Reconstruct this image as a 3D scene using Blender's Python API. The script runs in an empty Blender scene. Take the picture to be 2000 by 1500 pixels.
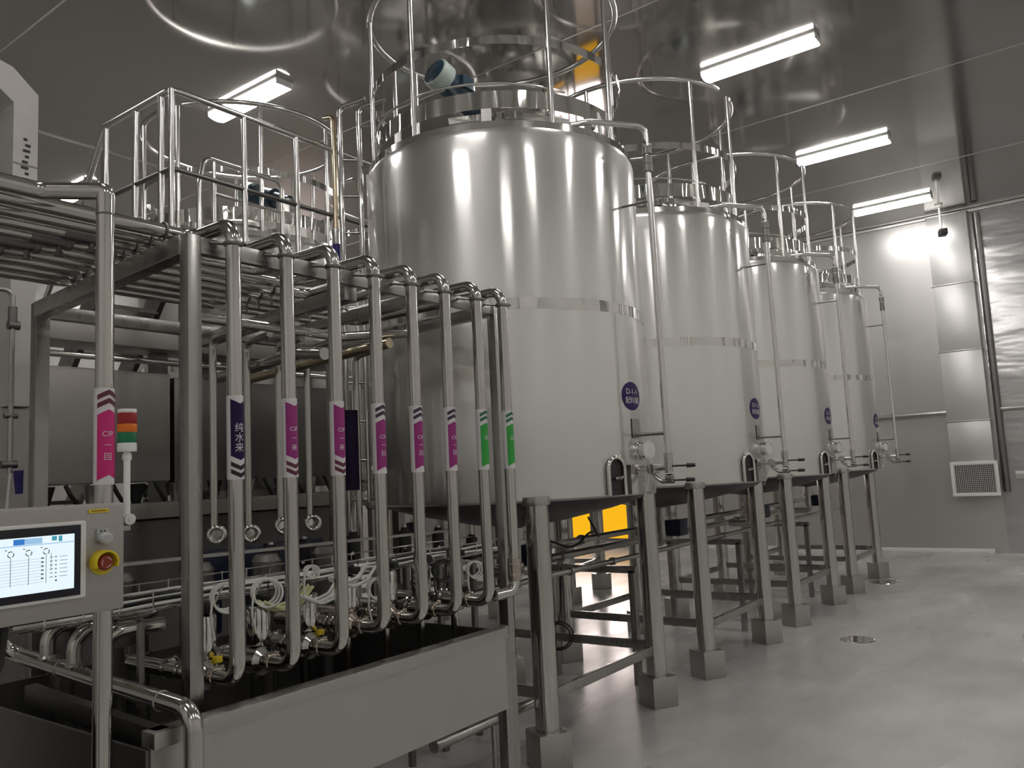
import bpy, bmesh, math, random
from mathutils import Vector, Matrix
random.seed(7)
SC = bpy.context.scene
COL = SC.collection
PI = math.pi
V = Vector

# ------------------------------------------------------------------ materials
def mat(name, base=(.5, .5, .5), rough=.4, metal=0.0, spec=.5):
    m = bpy.data.materials.new(name); m.use_nodes = True
    b = m.node_tree.nodes['Principled BSDF']
    b.inputs['Base Color'].default_value = (*base, 1)
    b.inputs['Roughness'].default_value = rough
    b.inputs['Metallic'].default_value = metal
    b.inputs['Specular IOR Level'].default_value = spec
    return m

def nodes(m):
    return m.node_tree.nodes, m.node_tree.links, m.node_tree.nodes['Principled BSDF']

def add_noise(m, scale=(1, 1, 1), nscale=5, detail=3, bump=0.0, dist=.01, rlo=None, rhi=None, clo=None, chi=None, lo=.3, hi=.7):
    N, L, b = nodes(m)
    tc = N.new('ShaderNodeTexCoord'); mp = N.new('ShaderNodeMapping'); nz = N.new('ShaderNodeTexNoise')
    mp.inputs['Scale'].default_value = scale
    nz.inputs['Scale'].default_value = nscale; nz.inputs['Detail'].default_value = detail
    L.new(tc.outputs['Object'], mp.inputs['Vector']); L.new(mp.outputs['Vector'], nz.inputs['Vector'])
    if bump:
        bp = N.new('ShaderNodeBump'); bp.inputs['Strength'].default_value = bump; bp.inputs['Distance'].default_value = dist
        L.new(nz.outputs['Fac'], bp.inputs['Height'])
        prev = b.inputs['Normal'].links
        if prev: L.new(prev[0].from_socket, bp.inputs['Normal'])
        L.new(bp.outputs['Normal'], b.inputs['Normal'])
    if rlo is not None:
        mr = N.new('ShaderNodeMapRange'); mr.inputs['From Min'].default_value = lo; mr.inputs['From Max'].default_value = hi
        mr.inputs['To Min'].default_value = rlo; mr.inputs['To Max'].default_value = rhi
        L.new(nz.outputs['Fac'], mr.inputs['Value']); L.new(mr.outputs['Result'], b.inputs['Roughness'])
    if clo is not None:
        cr = N.new('ShaderNodeValToRGB'); cr.color_ramp.elements[0].position = lo; cr.color_ramp.elements[1].position = hi
        cr.color_ramp.elements[0].color = (*clo, 1); cr.color_ramp.elements[1].color = (*chi, 1)
        L.new(nz.outputs['Fac'], cr.inputs['Fac']); L.new(cr.outputs['Color'], b.inputs['Base Color'])
    return m

def emit(name, color, strength):
    m = mat(name, (0.02, 0.02, 0.02), .4)
    b = m.node_tree.nodes['Principled BSDF']
    b.inputs['Emission Color'].default_value = (*color, 1); b.inputs['Emission Strength'].default_value = strength
    return m

M = {}
M['shell'] = mat('brushed_shell_steel', (.80, .79, .77), .42, 1)
N, L, b = nodes(M['shell'])
tg = N.new('ShaderNodeTangent'); tg.direction_type = 'RADIAL'; tg.axis = 'Z'
L.new(tg.outputs['Tangent'], b.inputs['Tangent'])
b.inputs['Anisotropic'].default_value = .6; b.inputs['Anisotropic Rotation'].default_value = 0.25
add_noise(M['shell'], (6, 6, .25), 4, 2, rlo=.38, rhi=.50)
b2 = N.new('ShaderNodeBsdfPrincipled')            # the sharper polished sheen over the satin brushing
b2.inputs['Base Color'].default_value = (.80, .79, .775, 1); b2.inputs['Metallic'].default_value = 1; b2.inputs['Roughness'].default_value = .15
b2.inputs['Anisotropic'].default_value = .7; b2.inputs['Anisotropic Rotation'].default_value = .25
L.new(tg.outputs['Tangent'], b2.inputs['Tangent'])
tc = N.new('ShaderNodeTexCoord'); mp = N.new('ShaderNodeMapping'); nz = N.new('ShaderNodeTexNoise'); bp = N.new('ShaderNodeBump')
mp.inputs['Scale'].default_value = (1.8, 1.8, .45); nz.inputs['Scale'].default_value = 2.0; nz.inputs['Detail'].default_value = .5
bp.inputs['Strength'].default_value = .2; bp.inputs['Distance'].default_value = .03
L.new(tc.outputs['Object'], mp.inputs['Vector']); L.new(mp.outputs['Vector'], nz.inputs['Vector']); L.new(nz.outputs['Fac'], bp.inputs['Height']); L.new(bp.outputs['Normal'], b2.inputs['Normal'])
mx = N.new('ShaderNodeMixShader'); mx.inputs['Fac'].default_value = .52
out = [n for n in N if n.type == 'OUTPUT_MATERIAL'][0]
L.new(b.outputs['BSDF'], mx.inputs[1]); L.new(b2.outputs['BSDF'], mx.inputs[2]); L.new(mx.outputs['Shader'], out.inputs['Surface'])
M['pipe'] = add_noise(mat('polished_pipe_steel', (.55, .535, .51), .2, 1), (1, 1, .2), 5, 1, rlo=.10, rhi=.18)
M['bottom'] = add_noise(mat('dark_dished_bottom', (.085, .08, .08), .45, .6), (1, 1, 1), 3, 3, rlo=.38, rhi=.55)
M['rail'] = mat('bright_rail_steel', (.74, .73, .71), .2, 1)
M['polish'] = mat('mirror_steel', (.72, .71, .69), .09, 1)
M['band'] = add_noise(mat('wavy_mirror_band', (.76, .75, .73), .07, 1), (1, 1, .15), 4.5, 1, bump=1.0, dist=.16)
M['steel'] = add_noise(mat('satin_steel', (.48, .47, .45), .33, 1), (3, 3, .4), 6, 3, rlo=.26, rhi=.42)
M['sheet'] = add_noise(mat('tray_sheet_steel', (.50, .49, .46), .42, 1), (1, 1, 1), 2.2, 3, rlo=.34, rhi=.5, bump=.12, dist=.03)
M['frame'] = add_noise(mat('square_tube_steel', (.40, .39, .375), .3, 1), (2, 2, .5), 5, 2, rlo=.22, rhi=.36)
M['dark'] = mat('dark_cavity', (.03, .03, .03), .6)
M['darksteel'] = mat('dark_machine_steel', (.22, .215, .21), .4, 1)
M['black'] = mat('black_rubber', (.012, .012, .013), .45)
M['white'] = mat('white_plastic', (.82, .82, .80), .4)
M['cream'] = mat('cream_lamp_housing', (.7, .7, .67), .4)
M['grey'] = mat('grey_button', (.45, .47, .46), .4)
M['ductp'] = add_noise(mat('pale_painted_panel', (.52, .50, .48), .45), (1, 1, 1), 3, 3, clo=(.46, .44, .42), chi=(.56, .54, .52))
M['navy'] = mat('navy_label', (.012, .005, .05), .35, 0, .25)
M['purple'] = mat('purple_sign', (.03, .010, .10), .35, 0, .25)
M['pink'] = mat('bright_pink_label', (.62, .015, .19), .35)
M['magenta'] = mat('magenta_label', (.30, .02, .19), .35)
M['green'] = mat('green_label', (.03, .36, .05), .35)
M['darkred'] = mat('dark_chevron', (.12, .02, .05), .4)
M['dkpurple'] = mat('dark_purple_chevron', (.05, .025, .06), .4)
M['dkgreen'] = mat('dark_green_chevron', (.03, .16, .07), .4)
M['dkpurple2'] = mat('deep_purple_sleeve', (.012, .004, .028), .5, 0, .2)
M['labelwhite'] = mat('white_label', (.72, .70, .72), .4)
M['lens_red'] = mat('red_lens', (.32, .008, .015), .2)
M['lens_amber'] = mat('amber_lens', (.75, .17, .01), .2)
M['lens_green'] = mat('green_lens', (.005, .17, .07), .2)
M['yellow'] = mat('yellow_guard', (.72, .55, .01), .35)
M['red'] = mat('red_button', (.25, .03, .012), .35)
M['motor'] = mat('blue_green_motor', (.02, .045, .07), .32)
M['motorcap'] = mat('pale_motor_cowl', (.36, .42, .38), .4)
M['blue'] = mat('dark_blue_valve', (.006, .011, .035), .4)
M['bluesleeve'] = mat('blue_sleeve', (.02, .015, .16), .4)
M['brass'] = mat('warm_polished_pipe', (.62, .53, .38), .2, 1)
M['copper'] = mat('warm_clamp_steel', (.5, .44, .39), .16, 1)
M['hose'] = mat('white_air_hose', (.72, .72, .68), .4)
M['hosey'] = mat('pale_yellow_hose', (.66, .66, .36), .4)
M['bezel'] = mat('screen_bezel_black', (.006, .007, .014), .12)
M['enclosure'] = add_noise(mat('brushed_enclosure', (.40, .38, .36), .42, .65), (1, 1, 6), 6, 3, rlo=.36, rhi=.5)
M['screen'] = emit('lit_screen', (.80, .93, 1.0), 1.0)
M['scr_blue'] = emit('screen_blue', (.03, .20, .62), .9)
M['scr_light'] = emit('screen_pale_blue', (.35, .58, .85), .9)
M['scr_ink'] = emit('screen_ink', (.10, .13, .15), .5)
M['scr_teal'] = emit('screen_teal', (.05, .35, .45), .9)
M['lamp'] = emit('lamp_diffuser', (1, .972, .94), 33)
M['amber'] = emit('amber_lit_pane', (1.0, .50, .0), .95)
M['daylit'] = emit('pale_lit_pane', (1.0, .86, .82), 9)

# ceiling, walls and floor
M['ceil'] = mat('glossy_ceiling_sheet', (.46, .445, .43), .1, .92)
add_noise(M['ceil'], (1, 1, 1), .7, 1, bump=.07, dist=.08)
add_noise(M['ceil'], (1, .25, 1), .8, 2, rlo=.05, rhi=.13)
M['wallp'] = mat('metal_faced_wall_panel', (.52, .51, .50), .32, .55)
add_noise(M['wallp'], (.6, .6, .25), 1.2, 0, bump=.06, dist=.06)
add_noise(M['wallp'], (2, 2, .3), 2, 1, rlo=.28, rhi=.38)
M['wallw'] = mat('white_wall_panel', (.80, .79, .77), .4)
M['film'] = mat('crinkled_film_panel', (.50, .49, .49), .2, .6)
add_noise(M['film'], (.7, 1, 2.6), 1.6, 2, bump=.22, dist=.05)
M['duct'] = mat('galvanised_duct', (.66, .65, .64), .34, .65)
add_noise(M['duct'], (1, 1, 1), 1.4, 1, bump=.3, dist=.06)
M['floor'] = mat('polished_grey_floor', (.3, .3, .29), .3, 0, .5)
add_noise(M['floor'], (1, .5, 1), 1.3, 4, clo=(.20, .20, .195), chi=(.80, .79, .765), lo=.0, hi=1.0)
add_noise(M['floor'], (1, .35, 1), 2.2, 2, rlo=.12, rhi=.40, lo=0, hi=1)

# ------------------------------------------------------------------ mesh helpers
def nb(): return bmesh.new()

def fillet(pts, r, n=6):
    pts = [V(p) for p in pts]
    if r <= 0 or len(pts) < 3: return pts
    out = [pts[0]]
    for i in range(1, len(pts) - 1):
        p = pts[i]; a = (pts[i - 1] - p); c = (pts[i + 1] - p)
        la, lc = a.length, c.length; a.normalize(); c.normalize()
        ang = a.angle(c)
        if ang > PI - .02: out.append(p); continue
        d = min(r / math.tan(ang / 2), la * .49, lc * .49); rr = d * math.tan(ang / 2)
        bis = (a + c).normalized(); ctr = p + bis * (rr / math.sin(ang / 2))
        u = (p + a * d - ctr); w = (p + c * d - ctr); tot = u.angle(w)
        ax = u.cross(w).normalized()
        for k in range(n + 1):
            out.append(ctr + Matrix.Rotation(tot * k / n, 3, ax) @ u)
    out.append(pts[-1]); return out

def tube(bm, pts, r, fr=0.0, seg=14, cap=True, closed=False, n=6):
    P = fillet(pts, fr, n); m = len(P)
    rings = []; nrm = None
    for i, p in enumerate(P):
        if closed: t = (P[(i + 1) % m] - P[i - 1]).normalized()
        elif i == 0: t = (P[1] - p).normalized()
        elif i == m - 1: t = (p - P[-2]).normalized()
        else: t = ((P[i + 1] - p).normalized() + (p - P[i - 1]).normalized()).normalized()
        if nrm is None: nrm = t.orthogonal().normalized()
        else: nrm = (nrm - t * nrm.dot(t)).normalized()
        bi = t.cross(nrm)
        rings.append([bm.verts.new(p + (nrm * math.cos(2 * PI * k / seg) + bi * math.sin(2 * PI * k / seg)) * r) for k in range(seg)])
    for i in range(m if closed else m - 1):
        a, c = rings[i], rings[(i + 1) % m]
        for k in range(seg):
            bm.faces.new((a[k], a[(k + 1) % seg], c[(k + 1) % seg], c[k]))
    if cap and not closed:
        bm.faces.new(rings[0][::-1]); bm.faces.new(rings[-1])

def frame_z(d):
    d = V(d).normalized(); return d.to_track_quat('Z', 'Y').to_matrix().to_4x4()

def lathe(bm, prof, seg=40, mtx=None, a0=0.0, a1=2 * PI, close=False):
    full = abs(a1 - a0 - 2 * PI) < 1e-6
    n = seg if full else seg + 1
    mtx = mtx or Matrix()
    cols = []
    for k in range(n):
        a = a0 + (a1 - a0) * k / seg
        cols.append([None if rr < 1e-7 else bm.verts.new(mtx @ V((rr * math.cos(a), rr * math.sin(a), z))) for rr, z in prof])
    poles = {}
    for j, (rr, z) in enumerate(prof):
        if rr < 1e-7: poles[j] = bm.verts.new(mtx @ V((0, 0, z)))
    m = len(prof)
    for k in range(seg):
        A, B = cols[k], cols[(k + 1) % n]
        for j in range(m if close else m - 1):
            j2 = (j + 1) % m
            vs = []
            for v in ((A[j] or poles.get(j)), (B[j] or poles.get(j)), (B[j2] or poles.get(j2)), (A[j2] or poles.get(j2))):
                if v not in vs: vs.append(v)
            if len(vs) > 2:
                try: bm.faces.new(vs)
                except ValueError: pass

def cyl(bm, p0, p1, r, seg=20, r1=None):
    p0, p1 = V(p0), V(p1); h = (p1 - p0).length
    lathe(bm, [(0, 0), (r, 0), (r if r1 is None else r1, h), (0, h)], seg, Matrix.Translation(p0) @ frame_z(p1 - p0))

def box(bm, c, s, rot=None, bev=0.0):
    mt = Matrix.Translation(V(c)) @ (rot.to_4x4() if rot is not None else Matrix()) @ Matrix.Diagonal((*s, 1))
    r = bmesh.ops.create_cube(bm, size=1, matrix=mt)
    if bev:
        es = list({e for v in r['verts'] for e in v.link_edges})
        bmesh.ops.bevel(bm, geom=es, offset=bev, segments=2, profile=.6, affect='EDGES')

def bar(bm, p0, p1, w, h, bev=0.0):
    """square bar from p0 to p1; w across, h upright"""
    p0, p1 = V(p0), V(p1); d = p1 - p0; y = d.normalized()
    up = V((0, 0, 1)) if abs(y.z) < .95 else V((1, 0, 0))
    x = y.cross(up).normalized(); z = x.cross(y)
    rot = Matrix((x, y, z)).transposed()
    box(bm, (p0 + p1) / 2, (w, d.length, h), rot, bev)

def ring(bm, c, R, r, seg=48, tseg=10, n=(0, 0, 1), a0=0, a1=2 * PI):
    mt = Matrix.Translation(V(c)) @ frame_z(n)
    full = abs(a1 - a0 - 2 * PI) < 1e-6
    pts = [mt @ V((R * math.cos(a0 + (a1 - a0) * k / seg), R * math.sin(a0 + (a1 - a0) * k / seg), 0)) for k in range(seg if full else seg + 1)]
    tube(bm, pts, r, 0, tseg, True, full)

def band(bm, R, z0, z1, t=.004, seg=64, a0=0, a1=2 * PI, mtx=None):
    lathe(bm, [(R - t, z0), (R, z0), (R, z1), (R - t, z1)], seg, mtx, a0, a1, True)

def obj(name, bm, m, parent=None, sharp=38, label=None, loc=None):
    bmesh.ops.recalc_face_normals(bm, faces=bm.faces)
    me = bpy.data.meshes.new(name); bm.to_mesh(me); bm.free()
    for p in me.polygons: p.use_smooth = True
    me.set_sharp_from_angle(angle=math.radians(sharp))
    me.materials.append(M[m] if isinstance(m, str) else m)
    o = bpy.data.objects.new(name, me); COL.objects.link(o)
    if parent is not None: o.parent = parent
    if loc is not None: o.location = loc
    if label: o['label'] = label
    return o

def tag(o, label, cat, group=None, kind=None):
    o['label'] = label; o['category'] = cat
    if group: o['group'] = group
    if kind: o['kind'] = kind
    return o

def thing(name, label, cat, loc=(0, 0, 0), group=None, rz=0.0):
    o = bpy.data.objects.new(name, None); COL.objects.link(o); o.location = loc; o.rotation_euler = (0, 0, rz)
    o.empty_display_size = .1
    return tag(o, label, cat, group)

def struct(name, bm, m, parent=None, sharp=30):
    o = obj(name, bm, m, parent, sharp)
    if parent is None: o['kind'] = 'structure'
    return o

def copy_tree(o, parent=None):
    c = o.copy(); COL.objects.link(c)
    if parent is not None: c.parent = parent
    for ch in list(o.children): copy_tree(ch, c)
    return c

def text_geo(s, size):
    """outline glyphs of a string as (verts, faces), centred"""
    cu = bpy.data.curves.new('tmp', 'FONT'); cu.body = s; cu.size = size; cu.align_x = 'CENTER'; cu.align_y = 'CENTER'
    cu.resolution_u = 3
    o = bpy.data.objects.new('tmp', cu); COL.objects.link(o)
    bpy.context.view_layer.update()
    ev = o.evaluated_get(bpy.context.evaluated_depsgraph_get())
    me = ev.to_mesh()
    vs = [v.co.copy() for v in me.vertices]; fs = [tuple(p.vertices) for p in me.polygons]
    ev.to_mesh_clear(); bpy.data.objects.remove(o); bpy.data.curves.remove(cu)
    return vs, fs

def put_text(bm, s, size, fn):
    vs, fs = text_geo(s, size)
    t = bmesh.new(); bv = [t.verts.new((v.x, v.y, 0)) for v in vs]
    for f in fs:
        try: t.faces.new([bv[i] for i in f])
        except ValueError: pass
    bmesh.ops.triangulate(t, faces=t.faces)
    for _ in range(3):                               # fine enough to bend round a pipe
        es = [e for e in t.edges if e.calc_length() > size * .14]
        if not es: break
        bmesh.ops.subdivide_edges(t, edges=es, cuts=1); bmesh.ops.triangulate(t, faces=t.faces)
    mp = {v: bm.verts.new(fn(v.co.x, v.co.y)) for v in t.verts}
    for f in t.faces:
        try: bm.faces.new([mp[v] for v in f.verts])
        except ValueError: pass
    t.free()

def obj_flat(name, bm, m, parent):
    """thin printed artwork: keep the face order as built"""
    me = bpy.data.meshes.new(name); bm.to_mesh(me); bm.free()
    me.materials.append(M[m]); o = bpy.data.objects.new(name, me); COL.objects.link(o); o.parent = parent
    return o

# ------------------------------------------------------------------ room
XL, XR, YB, YF, HC = -13.5, 4.2, -4.0, 14.86, 5.52
b_ = nb(); box(b_, ((XL + XR) / 2, (YB + YF) / 2, -.05), (XR - XL + .6, YF - YB + .6, .1)); struct('floor', b_, 'floor')
b_ = nb(); box(b_, ((XL + XR) / 2, (YB + YF) / 2, HC + .05), (XR - XL + .6, YF - YB + .6, .1)); struct('ceiling', b_, 'ceil')
b_ = nb(); box(b_, ((XL - 1.43) / 2, YF + .1, HC / 2), (-1.43 - XL, .2, HC)); struct('wall_far', b_, 'wallp')
b_ = nb(); box(b_, ((XR - 1.43) / 2, YF + .1, HC / 2), (XR + 1.43, .2, HC)); struct('wall_far_right', b_, 'film')
b_ = nb(); box(b_, (XL - .1, (YB + YF) / 2, HC / 2), (.2, YF - YB, HC)); struct('wall_left', b_, 'wallp')
b_ = nb(); box(b_, (XR + .1, (YB + YF) / 2, HC / 2), (.2, YF - YB, HC)); struct('wall_right', b_, 'wallw')
b_ = nb(); box(b_, ((XL + XR) / 2, YB - .1, HC / 2), (XR - XL, .2, HC)); struct('wall_back', b_, 'wallw')
# pale cove along the foot of the far wall, and the aluminium cove under the ceiling
b_ = nb(); box(b_, ((-8.0 - 1.62) / 2, YF - .015, .0325), (6.38, .03, .065), None, .006)
o = struct('baseboard_far', b_, 'white')
b_ = nb(); bar(b_, (XL, YF - .03, HC - .03), (XR, YF - .03, HC - .03), .05, .05, .008); struct('trim_1', b_, 'duct')
b_ = nb(); bar(b_, (-8.94, YB, HC - .006), (-8.94, YF, HC - .006), .04, .012); struct('trim_2', b_, 'duct')
for k, y in enumerate((2.9, 6.05, 9.1, 12.1)):
    b_ = nb(); bar(b_, (XL, y, HC - .002), (XR, y, HC - .002), .012, .005); struct('trim_%d' % (3 + k), b_, 'duct')
# waist rail pipes along the far wall
for k, (x0, x1) in enumerate(((-6.8, -2.06), (-1.36, 3.6))):
    b_ = nb(); cyl(b_, (x0, YF - .05, 2.24), (x1, YF - .05, 2.24), .033)
    for i in range(5): box(b_, (x0 + (x1 - x0) * (i + .5) / 5, YF - .02, 2.24), (.04, .05, .05))
    o = obj('wall_rail', b_, 'steel')
    tag(o, ['round steel bumper rail on the far wall, left of the duct', 'round steel bumper rail on the far wall, right of the duct'][k], 'rail')
# windows far behind the first tank: amber lit panes low on the far wall
for k, (x0, x1, z0, z1, m) in enumerate(((-9.62, -8.92, .16, .95, 'amber'), (-8.72, -8.02, .16, .95, 'amber'), (-9.62, -8.02, 1.05, 2.3, 'daylit'))):
    b_ = nb(); box(b_, ((x0 + x1) / 2, YF - .012, (z0 + z1) / 2), (x1 - x0, .02, z1 - z0))
    w = struct('window_%d' % (k + 1), b_, m)
    b_ = nb()
    for (p, q) in (((x0, z0), (x1, z0)), ((x0, z1), (x1, z1)), ((x0, z0), (x0, z1)), ((x1, z0), (x1, z1))):
        bar(b_, (p[0], YF - .02, p[1]), (q[0], YF - .02, q[1]), .05, .05)
    obj('window_frame', b_, 'darksteel', w)
# return-air duct with grille
t = thing('air_duct', 'tall silver sheet metal air duct on the far wall above a grille', 'duct', (-1.77, YF - .11, 0))
zs = [1.43, 2.08, 3.21, 4.3, HC - .06]
for i in range(4):
    b_ = nb(); box(b_, (0, .0, (zs[i] + zs[i + 1]) / 2), (.60 - .004 * i, .2, zs[i + 1] - zs[i] - .012), None, .004); obj('duct_section', b_, 'duct', t)
    b_ = nb(); box(b_, (0, -.004, zs[i + 1]), (.625, .21, .022), None, .004); obj('duct_flange', b_, 'steel', t)
b_ = nb(); box(b_, (0, .01, 1.19), (.58, .18, .48)); obj('duct_foot', b_, 'enclosure', t)
t = thing('air_grille', 'white square air grille at the foot of the silver duct', 'vent', (-1.76, YF - .225, 1.17))
b_ = nb()
for sx, sz, w, h in ((0, .245, .66, .05), (0, -.245, .66, .05), (.305, 0, .05, .44), (-.305, 0, .05, .44)):
    box(b_, (sx, 0, sz), (w, .03, h), None, .004)
obj('frame', b_, 'white', t)
b_ = nb(); box(b_, (0, .012, 0), (.57, .004, .45)); obj('backing', b_, 'dark', t)
b_ = nb()
for i in range(22): box(b_, (-.27 + .0257 * i, -.002, 0), (.006, .012, .44))
for i in range(15): box(b_, (0, 0, -.21 + .03 * i), (.56, .006, .005))
obj('lattice', b_, 'cream', t)
b_ = nb(); tube(b_, [(-1.36, YF - .05, .95), (-1.36, YF - .05, HC - .1)], .05, 0, 16)
tag(obj('drain_pipe', b_, 'darksteel'), 'dark vertical pipe in the joint beside the silver duct', 'pipe')
t = thing('surveillance_camera', 'small dark camera hanging from the ceiling in front of the duct', 'camera', (-1.80, YF - .6, 0))
b_ = nb(); cyl(b_, (0, 0, HC - .002), (0, 0, HC - .035), .06); cyl(b_, (0, 0, HC - .03), (0, 0, HC - .42), .018); obj('mount', b_, 'white', t)
b_ = nb(); box(b_, (0.02, -.04, HC - .46), (.12, .2, .1), Matrix.Rotation(.3, 3, 'Z'), .02); cyl(b_, (0.05, -.13, HC - .46), (.06, -.165, HC - .465), .035); obj('housing', b_, 'black', t)
t = thing('wall_socket', 'small pale wall socket right of the grille', 'socket', (-1.17, YF - .012, 1.2))
b_ = nb(); box(b_, (0, 0, 0), (.12, .024, .13), None, .005); obj('plate', b_, 'grey', t)
b_ = nb(); box(b_, (0, -.006, .035), (.11, .03, .045), None, .004); obj('flap', b_, 'white', t)

# ceiling lamps
def make_lamp(x, y, label):
    t = thing('ceiling_lamp', label, 'lamp', (x, y, HC), 'fluorescent lamps on the ceiling')
    b_ = nb(); box(b_, (0, 0, -.012), (1.12, .21, .024), None, .006)
    for s in (-1, 1): box(b_, (s * .555, 0, -.045), (.012, .19, .05), None, .004)
    obj('housing', b_, 'cream', t)
    b_ = nb(); lathe(b_, [(0, -.552), (.09, -.552), (.098, -.545), (.098, .545), (.09, .552), (0, .552)], 24,
                     Matrix.Translation((0, 0, -.05)) @ Matrix.Diagonal((1, 1.06, .42, 1)) @ Matrix.Rotation(PI / 2, 4, 'Y'))
    obj('diffuser', b_, 'lamp', t)
    return t
LAMPS = [(-2.35, 7.55, 'bright ceiling lamp at upper right, nearest of the three to the right of the tanks'),
         (-2.35, 10.62, 'bright ceiling lamp at right, second of the three to the right of the tanks'),
         (-2.35, 13.55, 'bright ceiling lamp at right, nearest to the silver duct'),
         (-6.65, 4.85, 'bright ceiling lamp above the railed platform on the left'),
         (-6.65, 7.9, 'ceiling lamp behind the platform rails, half hidden by the first tank'),
         (-10.6, 4.95, 'ceiling lamp glowing low at far left behind the stair handrail')]
for x, y, l in LAMPS: make_lamp(x, y, l)
for x, y in ((-2.35, 4.45), (-2.35, 1.4), (-2.35, -1.65), (1.9, 1.4), (1.9, 4.45), (1.9, 7.55), (1.9, 10.62), (1.9, 13.55), (1.9, -1.65), (-6.65, 1.8), (-6.65, 10.9), (-10.6, 8.0), (-10.6, 11.0)):
    make_lamp(x, y, 'long white ceiling lamp outside the picture, seen only as a reflection')

# ------------------------------------------------------------------ mixing tanks
TX, TY0, TSP, RT = -3.269, 4.465, 2.173, .929
def arc_pt(r, deg, z): a = math.radians(deg); return (r * math.cos(a), r * math.sin(a), z)

def make_tank():
    t = thing('mixing_tank', '', 'tank')
    t['group'] = 'stainless mixing tanks'
    b_ = nb()
    lathe(b_, [(RT - .045, 1.432), (RT - .018, 1.438), (RT - .005, 1.447), (RT, 1.465), (RT, 2.0), (RT, 2.5), (RT, 3.0), (RT, 3.5), (RT, 3.61),
               (RT - .004, 3.632), (RT - .014, 3.648), (RT - .03, 3.655)], 96)
    obj('shell', b_, 'shell', t, 30)
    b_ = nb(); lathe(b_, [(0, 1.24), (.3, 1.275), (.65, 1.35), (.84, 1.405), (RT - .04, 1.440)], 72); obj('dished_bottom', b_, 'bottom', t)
    b_ = nb(); band(b_, RT - .016, 3.645, 3.692, .03, 96); obj('top_rim', b_, 'polish', t)
    b_ = nb(); lathe(b_, [(RT - .06, 3.68), (.6, 3.745), (.3, 3.785), (0, 3.80)], 72); obj('lid', b_, 'steel', t)
    b_ = nb(); band(b_, RT + .0025, 2.545, 2.612, .004, 96); obj('weld_band', b_, 'band', t)
    # legs, feet, braces
    lx, ly = .63, .665
    for sx, sy in ((1, -1), (1, 1), (-1, -1), (-1, 1)):
        b_ = nb(); cyl(b_, (sx * lx, sy * ly, .18), (sx * lx, sy * ly, 1.46), .068, 28)
        l = obj('leg', b_, 'pipe', t)
        b_ = nb(); lathe(b_, [(.066, 1.415), (.078, 1.42), (.082, 1.435), (.078, 1.465), (.0, 1.47)], 28, Matrix.Translation((sx * lx, sy * ly, 0))); obj('leg_collar', b_, 'steel', l)
        b_ = nb(); box(b_, (sx * lx, sy * ly, .10), (.19, .19, .20), Matrix.Rotation(math.radians(-30), 3, 'Z'), .006); obj('foot', b_, 'steel', l)
    for sx in (1, -1):
        b_ = nb(); bar(b_, (sx * lx, -ly, .37), (sx * lx, ly, .37), .03, .06, .004); obj('brace', b_, 'frame', t)
    for sy in (1, -1):
        b_ = nb(); bar(b_, (-lx, sy * ly, .39), (lx, sy * ly, .39), .03, .06, .004); obj('brace', b_, 'frame', t)
    # cage of the tank top
    b_ = nb(); band(b_, .86, 3.795, 3.905, .004, 80, math.radians(-170), math.radians(172)); obj('toe_board', b_, 'band', t)
    for a in (-150, -125, -102, -58, -12, 30, 75, 120, 160):
        b_ = nb(); box(b_, arc_pt(.853, a, 3.745), (.010, .062, .13), Matrix.Rotation(math.radians(a), 3, 'Z')); obj('toe_bracket', b_, 'steel', t)
    b_ = nb(); band(b_, .875, 4.195, 4.25, .005, 80, math.radians(-172), math.radians(172)); obj('middle_rail', b_, 'band', t)
    b_ = nb(); ring(b_, (0, 0, 4.80), .875, .021, 72, 12, (0, 0, 1), math.radians(-172), math.radians(172)); obj('top_rail', b_, 'rail', t)
    for a in (-172, -133, -90, -31, 4, 50, 95, 138, 172):
        b_ = nb(); cyl(b_, arc_pt(.868, a, 3.66), arc_pt(.875, a, 4.80), .0175, 14); obj('cage_post', b_, 'rail', t)
    b_ = nb()
    tube(b_, [arc_pt(.86, a, 3.93 + .035 * math.sin(math.radians((a + 150) * 1.5))) for a in range(-150, -20, 6)], .008, 0, 8); obj('cable', b_, 'rail', t)
    # agitator drive, slanting
    d = V((.07, .92, -.33)).normalized(); p0 = V((-.33, -.28, 4.48))
    b_ = nb(); cyl(b_, p0 + d * .1, p0 + d * .40, .095, 28); cyl(b_, p0 + d * .40, p0 + d * .60, .07, 24, .055)
    for k in range(16):
        a = 2 * PI * k / 16; q = frame_z(d).to_3x3() @ V((math.cos(a), math.sin(a), 0))
        bar(b_, p0 + d * .13 + q * .088, p0 + d * .39 + q * .088, .005, .012)
    box(b_, p0 + d * .24 + V((.09, -.01, .03)), (.07, .12, .09), None, .01)
    m_ = obj('agitator_motor', b_, 'motor', t)
    b_ = nb(); lathe(b_, [(.096, 0), (.106, .006), (.11, .02), (.11, .11), (.096, .11)], 32, Matrix.Translation(p0) @ frame_z(d)); obj('fan_cowl', b_, 'motorcap', m_)
    b_ = nb(); lathe(b_, [(0, -.012), (.02, -.012), (.03, -.006), (.092, -.001), (.098, .004), (0, .006)], 32, Matrix.Translation(p0) @ frame_z(d)); obj('fan_grille', b_, 'motor', m_)
    b_ = nb(); e_ = p0 + d * .58; box(b_, (e_.x, e_.y, (e_.z + 3.74) / 2), (.16, .16, e_.z - 3.74), None, .01); bar(b_, (e_.x - .25, e_.y, 3.79), (e_.x + .25, e_.y, 3.79), .1, .05); obj('motor_stand', b_, 'steel', t)
    # manway and nozzles on the lid
    b_ = nb(); lathe(b_, [(.2, 3.7), (.2, 3.82), (.225, 3.82), (.225, 3.85), (.18, 3.88), (0, 3.9)], 36, Matrix.Translation((.35, .25, 0))); obj('manway', b_, 'steel', t)
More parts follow.
